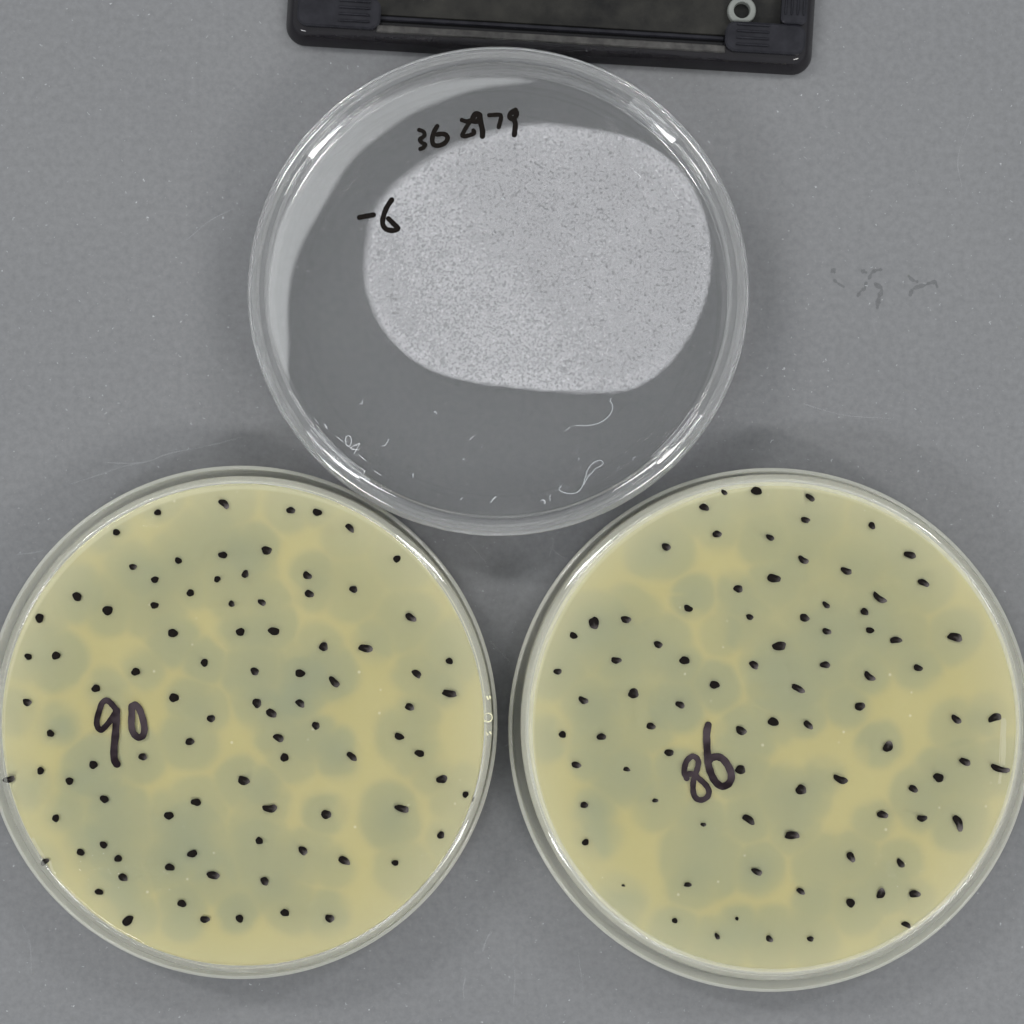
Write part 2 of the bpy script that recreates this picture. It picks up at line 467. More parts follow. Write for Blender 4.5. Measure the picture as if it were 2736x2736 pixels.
def build_agar(parent, cpx, rpx, lawn_c, lawn_r, plaques, gaps, z_top, depth):
    cx, cy_ = P(cpx[0], cpx[1], z_top)
    R = rpx / FPX * (CAM_H - z_top)
    nr, na = 150, 512
    rs = R * (np.linspace(0, 1, nr + 1)[1:] ** 0.75)
    an = np.linspace(0, 2 * np.pi, na, endpoint=False)
    X = (rs[:, None] * np.cos(an)[None]).ravel() + cx
    Y = (rs[:, None] * np.sin(an)[None]).ravel() + cy_
    edge = np.repeat((rs / R), na)
    Z = z_top - 0.9 * np.clip((edge - 0.985) / 0.015, 0, 1) ** 2
    verts = [(cx, cy_, z_top)] + list(zip(X, Y, Z))
    faces = [[0, 1 + k, 1 + (k + 1) % na] for k in range(na)]
    for i in range(nr - 1):
        for k in range(na):
            k2 = (k + 1) % na
            faces.append([1 + i * na + k, 1 + (i + 1) * na + k, 1 + (i + 1) * na + k2, 1 + i * na + k2])
    b = len(verts)
    for k in range(na):
        verts.append((X[(nr - 1) * na + k], Y[(nr - 1) * na + k], z_top - depth))
    for k in range(na):
        k2 = (k + 1) % na
        faces.append([1 + (nr - 1) * na + k, b + k, b + k2, 1 + (nr - 1) * na + k2])
    faces.append([b + k for k in range(na)][::-1])
    o = mk_obj('agar', verts, faces, M_agar, parent, origin=(cx, cy_, z_top - depth))
    # where the clearings are, in photo pixels on this plane
    kf = FPX / (CAM_H - z_top)
    VX = np.array([q[0] for q in verts]) * kf + 1368
    VY = 1368 - np.array([q[1] for q in verts]) * kf
    wob = 6 * np.sin(VX / 61.0 + 1.3) * np.cos(VY / 57.0) + 4 * np.sin(VX / 33 + VY / 37)
    # clearings keep clear of the untouched lawn between them
    smp = []
    for (gx, gy, rx, ry, an_) in gaps:
        a = math.radians(an_)
        L_, S_ = (rx, ry) if rx >= ry else (ry, rx)
        dx, dy = (math.cos(a), math.sin(a)) if rx >= ry else (-math.sin(a), math.cos(a))
        k_ = max(1, int(L_ / max(S_, 8)))
        for t in np.linspace(-0.7, 0.7, 2 * k_ + 1):
            smp.append((gx + dx * t * L_, gy + dy * t * L_, S_ * 0.25 * math.sqrt(1 - .6 * t * t)))
    smp = np.array(smp)
    fixed = []
    for (px, py, r, s_) in plaques:
        x_, y_, r_ = px, py, r
        for _ in range(14):
            d = np.hypot(smp[:, 0] - x_, smp[:, 1] - y_) - smp[:, 2]
            i = int(np.argmin(d))
            ov = r_ - d[i]
            if ov <= 0: break
            ux_, uy_ = x_ - smp[i, 0], y_ - smp[i, 1]
            n_ = math.hypot(ux_, uy_) + 1e-6
            if math.hypot(x_ - px, y_ - py) < 34:
                x_ += ux_ / n_ * min(ov, 8) * .6; y_ += uy_ / n_ * min(ov, 8) * .6
            r_ = max(64, r_ - min(ov, 8) * .6)
        fixed.append((x_, y_, r_, s_))
    plaques = fixed
    m1 = np.zeros_like(VX); tot = np.zeros_like(VX); q1 = np.full_like(VX, 9.0); q2 = np.full_like(VX, 9.0)
    for (px, py, r, s) in plaques:
        d = np.hypot(VX - px, VY - py) + wob
        t = np.clip((r - d) / 36.0 + 0.5, 0, 1); t = t * t * (3 - 2 * t)
        m1 = np.maximum(m1, t * s)
        q = d / r; q2 = np.minimum(q2, np.maximum(q, q1)); q1 = np.minimum(q1, q)
        tot += np.exp(-(d / (r * 0.62)) ** 2)
    g = gap_mask(VX + wob, VY - wob, gaps)
    seam = np.exp(-((q2 - q1) / 0.20) ** 2) * np.clip((q1 - 0.45) / 0.3, 0, 1) * (q1 < 1.1)
    m = m1 * (1 - 0.40 * g) * (1 - 0.17 * seam)
    m = np.clip(m * (0.70 + 0.15 * np.clip(tot, 0, 2.4)), 0, 1.1)
    dl = np.hypot(VX - lawn_c[0], VY - lawn_c[1])
    rim = np.clip((dl - lawn_r) / 7.0, 0, 1)
    soft = np.clip((dl - lawn_r + 75) / 75.0, 0, 1)
    m = m * (1 - 0.12 * soft ** 2)
    a1 = o.data.attributes.new('clearing', 'FLOAT', 'POINT'); a1.data.foreach_set('value', m.astype(np.float32))
    a2 = o.data.attributes.new('rim', 'FLOAT', 'POINT'); a2.data.foreach_set('value', np.maximum(rim * 0.95, 0.38 * np.clip((dl - lawn_r + 170) / 170.0, 0, 1) ** 1.6).astype(np.float32))  # pale band, plus thicker lawn and side light painted in toward the edge
    return o

def ink_dot(parent, px, py, w_px, h_px, ang, z, style=None):
    cx, cy_ = P(px, py, z)
    k = (CAM_H - z) / FPX
    a_, b_ = w_px * k, h_px * k
    n = 22
    th = math.radians(-ang)
    ph = [random.uniform(0, 6.28) for _ in range(4)]
    pw = 2.0 + 0.9 * max(0, (w_px / max(h_px, 1) - 1.3))
    bend = random.uniform(-.18, .18) * (w_px / h_px - 1)
    verts, thin_gloss = [], []
    drag_gloss = 0.0 if style is None else style
    rings = [(0.0, 1.0), (0.45, 0.95), (0.8, 0.7), (1.0, 0.0)]
    rows = []
    for (q, hh) in rings:
        if q == 0:
            verts.append((cx, cy_, z + 0.05)); thin_gloss.append(drag_gloss * 0.4); rows.append([0]); continue
        row = []
        for s in range(n):
            t = 2 * math.pi * s / n
            ct, st = math.cos(t), math.sin(t)
            rr_ = (abs(ct) ** pw + abs(st) ** pw) ** (-1 / pw)
            rr_ *= 1 + 0.07 * math.sin(2 * t + ph[0]) + 0.06 * math.sin(3 * t + ph[1]) + 0.035 * math.sin(5 * t + ph[2]) + random.uniform(-.025, .025)
            u, v_ = a_ * .5 * rr_ * ct * q, b_ * .5 * rr_ * st * q
            v_ += bend * b_ * ((u / (a_ * .5)) ** 2 - .4)
            verts.append((cx + u * math.cos(th) - v_ * math.sin(th), cy_ + u * math.sin(th) + v_ * math.cos(th), z + 0.05 * hh))
            thin_gloss.append(drag_gloss * max(0.0, min(1.0, (u / (a_ * .5)) * 1.3 - 0.15)))
            row.append(len(verts) - 1)
        rows.append(row)
    faces = [[0, rows[1][s], rows[1][(s + 1) % n]] for s in range(n)]
    for i in (1, 2):
        for s in range(n):
            s2 = (s + 1) % n
            faces.append([rows[i][s], rows[i + 1][s], rows[i + 1][s2], rows[i][s2]])
    faces.append(rows[3][::-1])
    o = mk_obj('marker_dot', verts, faces, M_ink, parent, origin=(cx, cy_, z))
    at = o.data.attributes.new('thin_gloss', 'FLOAT', 'POINT'); at.data.foreach_set('value', np.array(thin_gloss, np.float32))
    return o

def agar_dish(label, outer_px, R_px, base_px, Rb_px, agar_r, lawn_c, lawn_r, dots, gaps, extra_plaques, prox):
    zl = 8.0
    cx, cy_ = P(*outer_px, zl)
    root = empty('petri_dish', (cx, cy_, 0), label, 'petri dish', 'upside-down petri dishes of pale agar covered in marker dots')
    R = R_px / FPX * (CAM_H - zl)
    prof = [(0, 0.7), (R - 4.4, 0.7), (R - 4.2, 0.05), (R - 3.2, 0.05), (R - 3.0, 0.7), (R - 0.5, 0.7), (R - .1, 4.0), (R, zl - .35),
            (R - .7, zl), (R - .8, 1.9), (0, 1.9)]
    prof = round_poly(prof, [0, .2, .2, .2, .2, .5, .0, .4, .3, .5, 0])
    v_, f_ = revolve(prof, cx, cy_)
    mk_obj('lid', v_, f_, M_lid_agar, root, origin=(cx, cy_, 0))
    zt = 14.2
    bx, by = P(*base_px, zt)
    Rb = Rb_px / FPX * (CAM_H - zt)
    prof = [(0, 13.3), (Rb - 1.0, 13.3), (Rb - .95, 2.1), (Rb, 2.1), (Rb - .05, 9), (Rb - .12, zt - .5), (Rb - 1.2, zt), (Rb - 1.5, zt - .25), (0, zt - .25)]
    prof = round_poly(prof, [0, .35, .2, .2, 0, .25, .2, .25, 0])
    v_, f_ = revolve(prof, bx, by)
    mk_obj('base', v_, f_, M_base_agar, root, origin=(bx, by, 0))
    za = 13.27
    Ra = min(agar_r, (Rb - 1.05) * FPX / (CAM_H - za))
    # keep the agar centred in the base
    kf = FPX / (CAM_H - za)
    acx, acy = bx * kf + 1368, 1368 - by * kf
    plaques = []
    for (px, py, w_, h_, an_) in dots:
        r = random.gauss(94, 7) * (1.0 if h_ > 8 else 0.75)
        plaques.append((px + random.gauss(0, 9), py + random.gauss(0, 9), max(60, r), random.uniform(.72, 1.0)))
    plaques += extra_plaques
    build_agar(root, (acx, acy), Ra, lawn_c, lawn_r, plaques, gaps, za, 9.0)
    zd = zt - .25
    for (px, py, w_, h_, an_) in dots:
        big = w_ / max(h_, 1) > 1.35 or random.random() < prox
        ink_dot(root, px, py, w_, h_, an_, zd, random.uniform(.45, 1.0) if big else random.uniform(0, .2))
    return root, zd

def T(ox, oy, sc, L, shrink=1.0):
    out = []
    for q in L:
        x, y, a, b = q[:4]; an_ = q[4] if len(q) > 4 else 8
        # sizes in the lists are close to half of the full zoomed size + a margin
        out.append((ox + x / sc, oy + y / sc, a * 1.95 / sc * shrink, b * 2.1 / sc * shrink, an_))
    return out
S = 2.76
D1 = []
D1 += T(0, 1200, S, [(1163,467,27,22),(1652,403,46,24,45),(858,613,30,22),(980,868,28,23),(1315,822,27,23),(1643,781,34,25),
 (1142,962,29,24),(1602,959,25,23),(1808,921,27,28),(568,1087,40,28,35),(793,1190,42,32,15),(1404,1060,30,25),(1139,1152,30,25),
 (1707,1141,24,22),(291,1246,34,32,45),(1772,1348,32,30),(1274,1357,38,30,30),(413,1522,32,30),(208,1530,30,22),(1507,1575,29,27),
 (1000,1642,34,28),(707,1765,34,27),(1283,1833,40,30,15),(200,1867,36,25),(1878,1639,32,28,45)])
D1 += T(650, 1200, S, [(172,746,42,28,10),(350,451,34,24,15),(545,466,35,26),(786,581,38,22,45),(1133,809,28,26),(472,932,38,24,40),
 (486,1067,38,24,30),(812,1034,34,23),(137,1130,32,22,35),(1235,1241,44,25,35),(225,1343,42,30,10),(592,1457,36,30),(902,1470,54,27,15),
 (1520,1563,27,24),(418,1653,38,28,25),(670,1717,48,25,50),(1278,1657,42,22,35),(1520,1802,58,23,10),(100,1873,36,32),(419,1875,38,25,25),(1226,1902,38,24,25)])
D1 += T(650, 1900, S, [(207,15,46,26,25),(535,107,30,28),(260,198,42,26,35),(304,342,30,32),(800,335,44,23,45),(1149,187,36,26,20),
 (1300,312,36,26,20),(1465,502,42,30,-20),(1639,615,24,22),(1696,650,18,6,-70),(197,717,54,28,-5),(611,763,42,30),(1170,719,52,26,15),
 (118,956,32,24,35),(440,1030,40,26,35),(744,1103,46,27,20),(1457,915,27,28),(1120,1119,26,22),(157,1254,36,26,40),(307,1487,34,26,30),(637,1529,34,30)])
D1 += T(0, 1900, S, [(1556,55,32,26,15),(1400,225,34,26),(372,164,30,25),(1052,337,30,27),(688,396,34,28,45),(299,440,28,26,60),
 (512,516,28,29),(66,503,46,23,-10),(1797,512,48,29,15),(769,649,34,27),(1446,672,38,28),(1245,771,37,28,15),(411,790,29,26),
 (763,986,30,25),(594,1041,31,25),(872,1087,31,25,15),(330,1112,34,21,-35),(1418,1052,38,27,-10),(1252,1152,37,27,15),(907,1226,38,26,40),
 (1572,1211,48,28,5),(730,1333,32,23),(1341,1419,34,27,30),(942,1546,46,32,-35),(1510,1536,36,26),(1767,1530,30,28)])
D2 = []
D2 += T(1350, 1200, S, [(1615,319,26,17,40),(1852,308,40,31),(1467,429,38,24),(1562,626,36,24,15),(1187,721,36,26,10),(1718,1030,34,28),
 (1803,1238,30,19,30),(1349,1174,34,24,30),(889,1256,38,26,20),(655,1282,50,34,80),(503,1375,30,24,20),(1127,1441,34,24,10),(818,1557,38,24,10),
 (1322,1558,40,28,15),(1834,1592,40,24,30),(386,1640,32,21,10),(1543,1738,38,28,20),(945,1802,42,34,-10),(575,1852,38,24,20),(1289,1885,36,24,20)])
D2 += T(2036, 1200, S, [(355,357,38,20,35),(320,522,36,20,20),(811,564,32,21,45),(60,652,32,20,25),(304,817,42,23,30),(1091,780,46,24,10),
 (87,953,54,27,15),(622,898,42,24,20),(1191,986,46,22,30),(866,1098,56,23,35),(473,1149,32,18,35),(756,1199,34,23,20),(313,1244,38,28),
 (477,1344,34,23,20),(796,1336,31,23),(987,1409,44,24,0),(1424,1387,60,27,15),(127,1452,54,30,0),(466,1591,38,24,10),(792,1676,46,24,35),
 (1151,1613,38,21,25),(266,1766,52,23,30),(722,1897,42,28,0)])
D2 += T(1350, 1900, S, [(422,173,30,23),(709,189,36,24),(1074,111,36,24,25),(1207,307,38,23,10),(1739,144,42,30,20),(523,397,36,24),
 (895,429,26,17),(1734,432,42,31),(582,692,28,24),(1106,659,24,14),(591,967,29,22,-15),(1461,837,22,14,15),(1795,800,52,25,30),
 (1855,1185,42,22,30),(871,1286,14,9,20),(1346,1280,30,16),(1250,1545,24,18),(1708,1530,16,12,50),(1563,1661,26,16,55)])
D2 += T(2036, 1900, S, [(83,79,40,32),(341,102,42,22,35),(1433,61,42,24,35),(1717,49,54,26,-15),(930,262,44,33,-70),(1497,373,48,22,25),
 (1755,425,70,22,15),(1302,490,40,32),(288,580,44,34),(579,504,54,26,20),(1116,573,40,22,30),(889,763,44,25,20),(1180,790,40,23,10),
 (1447,825,62,28,65),(222,917,56,27,5),(656,1076,42,26,50),(1022,1122,38,22,45),(286,1329,34,20,40),(653,1414,35,31),(877,1345,42,28,-75),
 (1126,1349,42,28,0),(1063,1575,36,20,25),(54,1679,30,22,40),(357,1680,28,18,15)])

K = 1.416
def G(L): return [(a * K, b * K, c * K, d * K, e) for a, b, c, d, e in L]
gaps1 = G([(268,990,42,12,8),(230,1015,26,12,-30),(388,1172,34,22,25),(415,1205,24,14,50),(534,1050,9,24,5),(548,1110,12,38,-25),(562,1160,10,18,-20),
 (655,1190,26,18,20),(690,1228,34,13,38),(718,1252,34,14,20),(712,1320,50,26,-18),(640,1330,40,13,-25),(690,1395,16,46,8),(450,1388,30,30,0),
 (484,1425,22,10,45),(622,1478,90,17,-8),(700,1450,34,20,-40),(560,1530,16,30,0),(230,1222,48,20,-5),(140,1318,36,24,0),(205,1345,50,22,30),
 (250,1318,24,26,0),(300,1350,16,40,10),(870,1370,34,60,0),(846,1420,24,30,0),(905,1300,18,40,0),(800,1525,14,40,-10),(650,1530,22,34,10),
 (668,1600,16,40,-30),(690,1650,14,34,20),(90,1500,20,60,12),(60,1370,26,60,0),(160,1290,18,16,0),(60,1440,30,30,0),(110,1600,30,60,-25),(190,1725,50,28,40),(300,1785,60,20,15),
 (450,1800,120,26,0),(600,1785,90,28,-15),(700,1720,50,24,-50),(665,1700,26,30,-20),(400,1740,18,14,0),(490,1745,16,14,0),(150,1020,22,22,-45),(700,975,26,14,35),(590,1000,14,8,0)])
gaps2 = G([(1130,1015,70,26,-38),(1050,1110,30,60,30),(1090,1090,50,26,-20),(1180,1090,60,9,12),(1240,1110,50,6,15),(1362,1052,40,28,10),(1385,1080,22,18,0),
 (1338,1195,32,44,0),(1310,1160,16,10,0),(1372,1235,22,16,0),(1345,1222,24,22,0),(1183,1590,34,76,0),(1215,1640,26,60,-12),(1245,1680,14,40,-10),(1170,1665,40,16,0),
 (1490,1430,44,22,-8),(1530,1405,40,14,10),(1570,1430,40,22,0),(1620,1440,18,30,0),(1585,1510,14,46,0),(1575,1560,24,14,0),(1640,1495,20,24,30),
 (1700,1325,50,26,0),(1650,1345,20,26,0),(1730,1370,22,40,0),(1770,1300,34,22,-10),(1850,1280,44,60,0),(1890,1340,20,60,0),(1700,1440,16,14,0),
 (1345,1375,22,24,0),(1325,1400,16,24,0),(1290,1400,16,10,0),(1390,1700,34,12,-10),(1340,1720,16,10,0),(1640,1800,70,44,-5),(1570,1830,40,20,0),(1735,1770,40,40,-40),
 (1810,1690,28,70,25),(1750,1600,14,34,0),(1880,1560,22,70,12),(1690,1560,14,20,0),(1760,1650,16,14,0),(1480,1680,24,10,-20),(1060,1380,14,40,-5),
 (1075,1480,12,50,-10),(1110,1600,14,50,-22),(1690,1740,22,20,0),(1560,1390,18,14,0)])

dish_left, ZD = agar_dish('inverted agar dish full of black dots with a handwritten 90 left of its centre',
    (642, 1931), 687, (648, 1937), 667, 655, (655, 1949), 637, D1, gaps1,
    [(700,2060,95,.95),(940,2010,85,1),(1050,2195,90,1),(170,1950,52,1),(540,1450,110,.9),(350,1500,100,.9),(820,1850,120,1),(500,2250,120,.95),(700,2300,120,.95),(330,2200,110,.95),(600,1700,120,.95),(1130,1460,70,.85),(300,2430,70,.9)], .22)
dish_right, ZD = agar_dish('inverted agar dish full of black dots with a handwritten 86 below its centre',
    (2059, 1951), 701, (2069, 1944), 679, 660, (2072, 1950), 640, D2, gaps2,
    [(1740,1490,95,.9),(1600,1700,120,.95),(1560,1900,110,.9),(1900,1700,110,.95),(2100,1800,120,.95),(2250,1700,110,.9),(2300,1500,110,.8),(1550,2150,90,.85),
     (1850,2300,150,.9),(2050,2350,120,.9),(1900,2480,110,.85),(2200,2300,110,.85),(1650,2400,60,.9),(2420,1560,90,.7),(2100,2130,110,.95)], .35)

# handwritten numbers on the bases
def numbers(parent, strokes, z, mat, name='handwritten_number'):
    parts = []
    for i, (ox, oy, sc, wd, pts) in enumerate(strokes):
        pp = [P(ox + x / sc, oy + y / sc, z) for x, y in catmull(pts, 6)]
        k = (CAM_H - z) / FPX
        parts.append(stroke_geo(pp, wd * k, z + 0.02 + 0.012 * i, 0.06, 12, 0.06))
    V, F = merge(parts)
    return mk_obj(name, V, F, mat, parent)
numbers(dish_left, [
  (200,1830,7.728,16,[(830,480),(760,395),(700,340),(640,320),(560,380),(510,520),(460,700),(455,820),(490,900),(540,930),(600,890),(700,780),(780,660),(850,560)]),
  (200,1830,7.728,20,[(860,530),(858,700),(840,1000),(810,1300),(812,1500),(840,1600),(870,1635)]),
  (200,1830,7.728,18.5,[(1175,440),(1175,620),(1170,820),(1195,960),(1255,1050),(1330,1085),(1400,1050),(1437,940),(1425,800),(1380,620),(1320,480),(1240,410),(1190,440)])], ZD, M_pen)
numbers(dish_right, [
  (1790,1900,6.9,15.5,[(310,1240),(268,1150),(268,1050),(310,920),(380,850),(440,835),(505,880),(525,960),(500,1080),(470,1160),(435,1280),(425,1420),(445,1550),(510,1625),(600,1635),(690,1580),(720,1490),(690,1400),(620,1320),(530,1240),(450,1170),(360,1155)]),
  (1790,1900,6.9,20,[(705,260),(678,400),(680,600),(690,780),(700,900),(720,1040),(770,1180),(830,1290),(910,1365),(990,1385),(1080,1340),(1130,1240),(1120,1120),(1060,990),(980,890),(890,845),(790,855),(720,910)])], ZD, M_pen)

# ridges, small moulded marks and pale creases seen at the edge of the agar
def px_strokes(parent, name, mat, z, L, height=0.06):
    k = (CAM_H - z) / FPX
    parts = [stroke_geo([P(x, y, z) for x, y in catmull(p, 6)], wd * k, z + .01 + 0.01 * i, height, 8, 0.15) for i, (wd, p) in enumerate(L)]
    V, F = merge(parts)
    return mk_obj(name, V, F, mat, parent)
px_strokes(dish_left, 'agar_crease', M_crease, 13.28, [(6, [(88,2240),(104,2268),(120,2292)]), (7, [(134,2302),(142,2330),(156,2350),(175,2372)]), (3, [(120,2292),(134,2302),(140,2322)])], .03)
px_strokes(dish_right, 'agar_crease', M_crease, 13.28, [(13, [(2681,1925),(2681,1990),(2679,2040)]), (8, [(2676,2040),(2670,2090)]), (3, [(2676,1922),(2672,1980),(2670,2040)])], .03)
def ring_pts(x, y, r, n=16, a0=0, a1=360, ry=None):
    ry = ry or r
    return [(x + r * math.cos(math.radians(a0 + (a1 - a0) * i / n)), y + ry * math.sin(math.radians(a0 + (a1 - a0) * i / n))) for i in range(n + 1)]
px_strokes(dish_left, 'moulded_mark', M_crease, ZD, [(2.6, ring_pts(1304,1917,11.5)), (4, [(1301,1861),(1304,1868)]), (4, [(1309,1860),(1310,1866)]), (4, [(1299,1957),(1303,1963)]), (4, [(1309,1956),(1312,1960)])], .04)

# ------------------------------------------------------------------ clear dish behind the other two
ZT = 14.2
ox, oy = 1332, 784.5
cx, cyy = P(ox, oy, 9)
clear = empty('petri_dish', (cx, cyy, 0), 'empty clear petri dish with a misted patch, written 362979 and -6', 'petri dish')
R = 664 / FPX * (CAM_H - 9); sy = 648 / 664
bR = R - .95
prof = [(0, 0.3), (bR - .8, 0.3), (bR - .6, 0.02), (bR - .1, 0.02), (bR, 12.6), (bR - .8, 12.6), (bR - .95, 1.3), (0, 1.3)]
prof = round_poly(prof, [0, .1, .1, .3, .3, .3, .4, 0])
v_, f_ = revolve(prof, cx, cyy, sy)
mk_obj('base', v_, f_, M_base_clear, clear, origin=(cx, cyy, 0))
# lid: plate, skirt, stacking ridge
lx, ly = P(1332, 778, ZT)
Ri = 617 / FPX * (CAM_H - ZT) ; Rl = R
prof = [(0, 13.0), (Rl - 1.0, 13.0), (Rl - .8, 6.2), (Rl, 6.2), (Rl - .1, 13.6), (Rl - 1.4, ZT), (Ri + 1.4, ZT), (Ri + 1.25, ZT + .35), (Ri + .3, ZT + .75), (Ri, ZT), (0, ZT)]
prof = round_poly(prof, [0, .4, .3, .35, .3, .6, .15, .3, .3, .2, 0])
v_, f_ = revolve(prof, cx, (cyy + ly) / 2, sy)
mk_obj('lid', v_, f_, M_lid, clear, origin=(cx, cyy, 0))
# four vent blocks moulded on the ridge
def arc_block(a0, a1):
    prof = [(Ri - .65, ZT + .02), (Ri + 1.9, ZT + .02), (Ri + 1.8, ZT + .45), (Ri + .85, ZT + .84), (Ri + .7, ZT + .82), (Ri - .5, ZT + 1.25)]
    prof = round_poly(prof, .12, 3)
    return revolve(prof, cx, (cyy + ly) / 2, sy, 24, a0, a1)
for a0, a1 in ((130, 144), (41, 55.5), (-48, -32), (-143, -126)):
    v_, f_ = arc_block(a0, a1)
    mk_obj('vent_block', v_, f_, M_lid, clear)

# misted patch (droplets on the lid) and a painted crescent reflection, own outline each
def point_seg_dist(PX, PY, poly):
    d = np.full(PX.shape, 1e9)
    inside = np.zeros(PX.shape, bool)
    n = len(poly)
    for i in range(n):
        x0, y0 = poly[i]; x1, y1 = poly[(i + 1) % n]
        dx, dy = x1 - x0, y1 - y0
        t = np.clip(((PX - x0) * dx + (PY - y0) * dy) / (dx * dx + dy * dy + 1e-9), 0, 1)
        d = np.minimum(d, np.hypot(PX - x0 - t * dx, PY - y0 - t * dy))
        c = ((y0 > PY) != (y1 > PY)) & (PX < (x1 - x0) * (PY - y0) / (y1 - y0 + 1e-12) + x0)
        inside ^= c
    return np.where(inside, d, -d)
def film(parent, name, poly_px, z, mat, soft_fn, step=7.0):
    poly = catmull(poly_px + poly_px[:1], 5)[:-1]
    xs = [p[0] for p in poly]; ys = [p[1] for p in poly]
    gx = np.arange(min(xs) - 14, max(xs) + 14, step); gy = np.arange(min(ys) - 14, max(ys) + 14, step)
    X, Y = np.meshgrid(gx, gy)
    sd = point_seg_dist(X, Y, poly)
    den = soft_fn(X, Y, sd)
    ny, nx = X.shape
    idx = -np.ones(X.shape, int); verts = []; dens = []
    faces = []
    keep = den > 0.0
    kq = keep[:-1, :-1] | keep[1:, :-1] | keep[:-1, 1:] | keep[1:, 1:]
    use = np.zeros(X.shape, bool)
    use[:-1, :-1] |= kq; use[1:, :-1] |= kq; use[:-1, 1:] |= kq; use[1:, 1:] |= kq
    for j, i in zip(*np.nonzero(use)):
        idx[j, i] = len(verts); x, y = P(X[j, i], Y[j, i], z)
        verts.append((x, y, z)); dens.append(den[j, i])
    for j, i in zip(*np.nonzero(kq)):
        faces.append([idx[j, i], idx[j + 1, i], idx[j + 1, i + 1], idx[j, i + 1]])
    o = mk_obj(name, verts, faces, mat, parent)
    at = o.data.attributes.new('mist_or_reflection', 'FLOAT', 'POINT'); at.data.foreach_set('value', np.array(dens, np.float32))
    return o
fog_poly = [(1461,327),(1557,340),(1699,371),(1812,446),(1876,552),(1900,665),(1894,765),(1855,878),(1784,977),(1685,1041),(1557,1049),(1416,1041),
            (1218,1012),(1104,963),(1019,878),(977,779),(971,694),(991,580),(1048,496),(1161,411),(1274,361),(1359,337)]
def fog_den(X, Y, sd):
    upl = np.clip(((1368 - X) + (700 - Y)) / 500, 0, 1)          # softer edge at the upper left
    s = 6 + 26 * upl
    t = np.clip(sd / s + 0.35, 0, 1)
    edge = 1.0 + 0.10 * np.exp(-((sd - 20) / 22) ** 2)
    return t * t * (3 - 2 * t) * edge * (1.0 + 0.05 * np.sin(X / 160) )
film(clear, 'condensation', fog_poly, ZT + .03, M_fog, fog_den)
reflection_poly = [(773,1028),(745,975),(722,905),(712,860),(713,740),(742,603),(794,500),(841,422),(935,318),(1000,275),(1151,219),(1280,203),(1380,205),(1428,219),
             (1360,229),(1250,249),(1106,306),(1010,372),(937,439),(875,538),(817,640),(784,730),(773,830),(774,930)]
def reflection_den(X, Y, sd):
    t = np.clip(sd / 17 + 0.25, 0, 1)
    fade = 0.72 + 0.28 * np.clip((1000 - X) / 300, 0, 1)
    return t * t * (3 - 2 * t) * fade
o = film(clear, 'painted_reflection', reflection_poly, ZT + .03, M_reflection, reflection_den, 5.0)  # crescent of reflected ceiling light, painted on as a thin mesh
o['label'] = 'smooth pale crescent-shaped painted reflection along the upper left rim'

SC6 = 5.682
numbers(clear, [
  (1080,260,SC6,11.5,[(225,495),(290,520),(310,570),(280,610),(235,640),(270,690),(322,720),(290,765),(245,785)]),
  (1080,260,SC6,13,[(500,440),(450,530),(425,640),(445,715),(510,735),(600,705),(655,640),(645,580),(580,555),(500,565)]),
  (1080,260,SC6,12,[(875,345),(940,365),(1000,360),(940,460),(885,560),(900,590),(980,580),(1060,545),(1050,505)]),
  (1080,260,SC6,15,[(1150,270),(1090,250),(1040,320),(1060,365),(1130,350),(1150,300),(1165,400),(1188,500),(1188,590)]),
  (1080,260,SC6,12,[(1290,272),(1370,268),(1450,268),(1470,310),(1450,390),(1435,455)]),
  (1080,260,SC6,14,[(1690,195),(1630,230),(1600,290),(1640,330),(1695,290),(1705,220),(1680,240)]),
  (1080,260,SC6,14,[(1660,330),(1688,400),(1680,500),(1672,570)])], ZT + .04, M_ink, 'handwritten_number')
numbers(clear, [
  (640,200,2.927,14,[(937,1115),(990,1105),(1046,1095)]),
  (640,200,2.927,14,[(1190,977),(1150,1040),(1125,1110),(1120,1165),(1145,1205),(1200,1218),(1238,1200),(1205,1165),(1165,1125)])], ZT + .04, M_ink, 'handwritten_dilution_mark')
# moulded marks at the lower left of the clear dish
px_strokes(clear, 'moulded_mark', M_emboss, ZT + .04, [
  (2.4, ring_pts(931, 1178, 8, 14, ry=14)), (2.4, [(899,1167),(907,1173),(915,1179)]),
  (2.4, [(961,1184),(936,1197),(957,1202)]), (2.4, [(961,1186),(946,1212)]),
  (4, [(884,1206),(892,1214),(884,1220)]), (4, ring_pts(898, 1226, 10, 14, -130, 150)),
  (4, [(852,1150),(905,1210),(975,1258)]), (4, [(975,1258),(968,1268),(948,1256)]), (7, [(935,1252),(955,1268),(985,1282)]), (4, [(966,1270),(958,1284)]),
  (3, [(868,1134),(874,1146)]), (2.5, [(1000,1258),(1018,1270)]), (2.5, [(842,1120),(850,1132)]), (2.5, [(960,1216),(976,1230)])], .05)

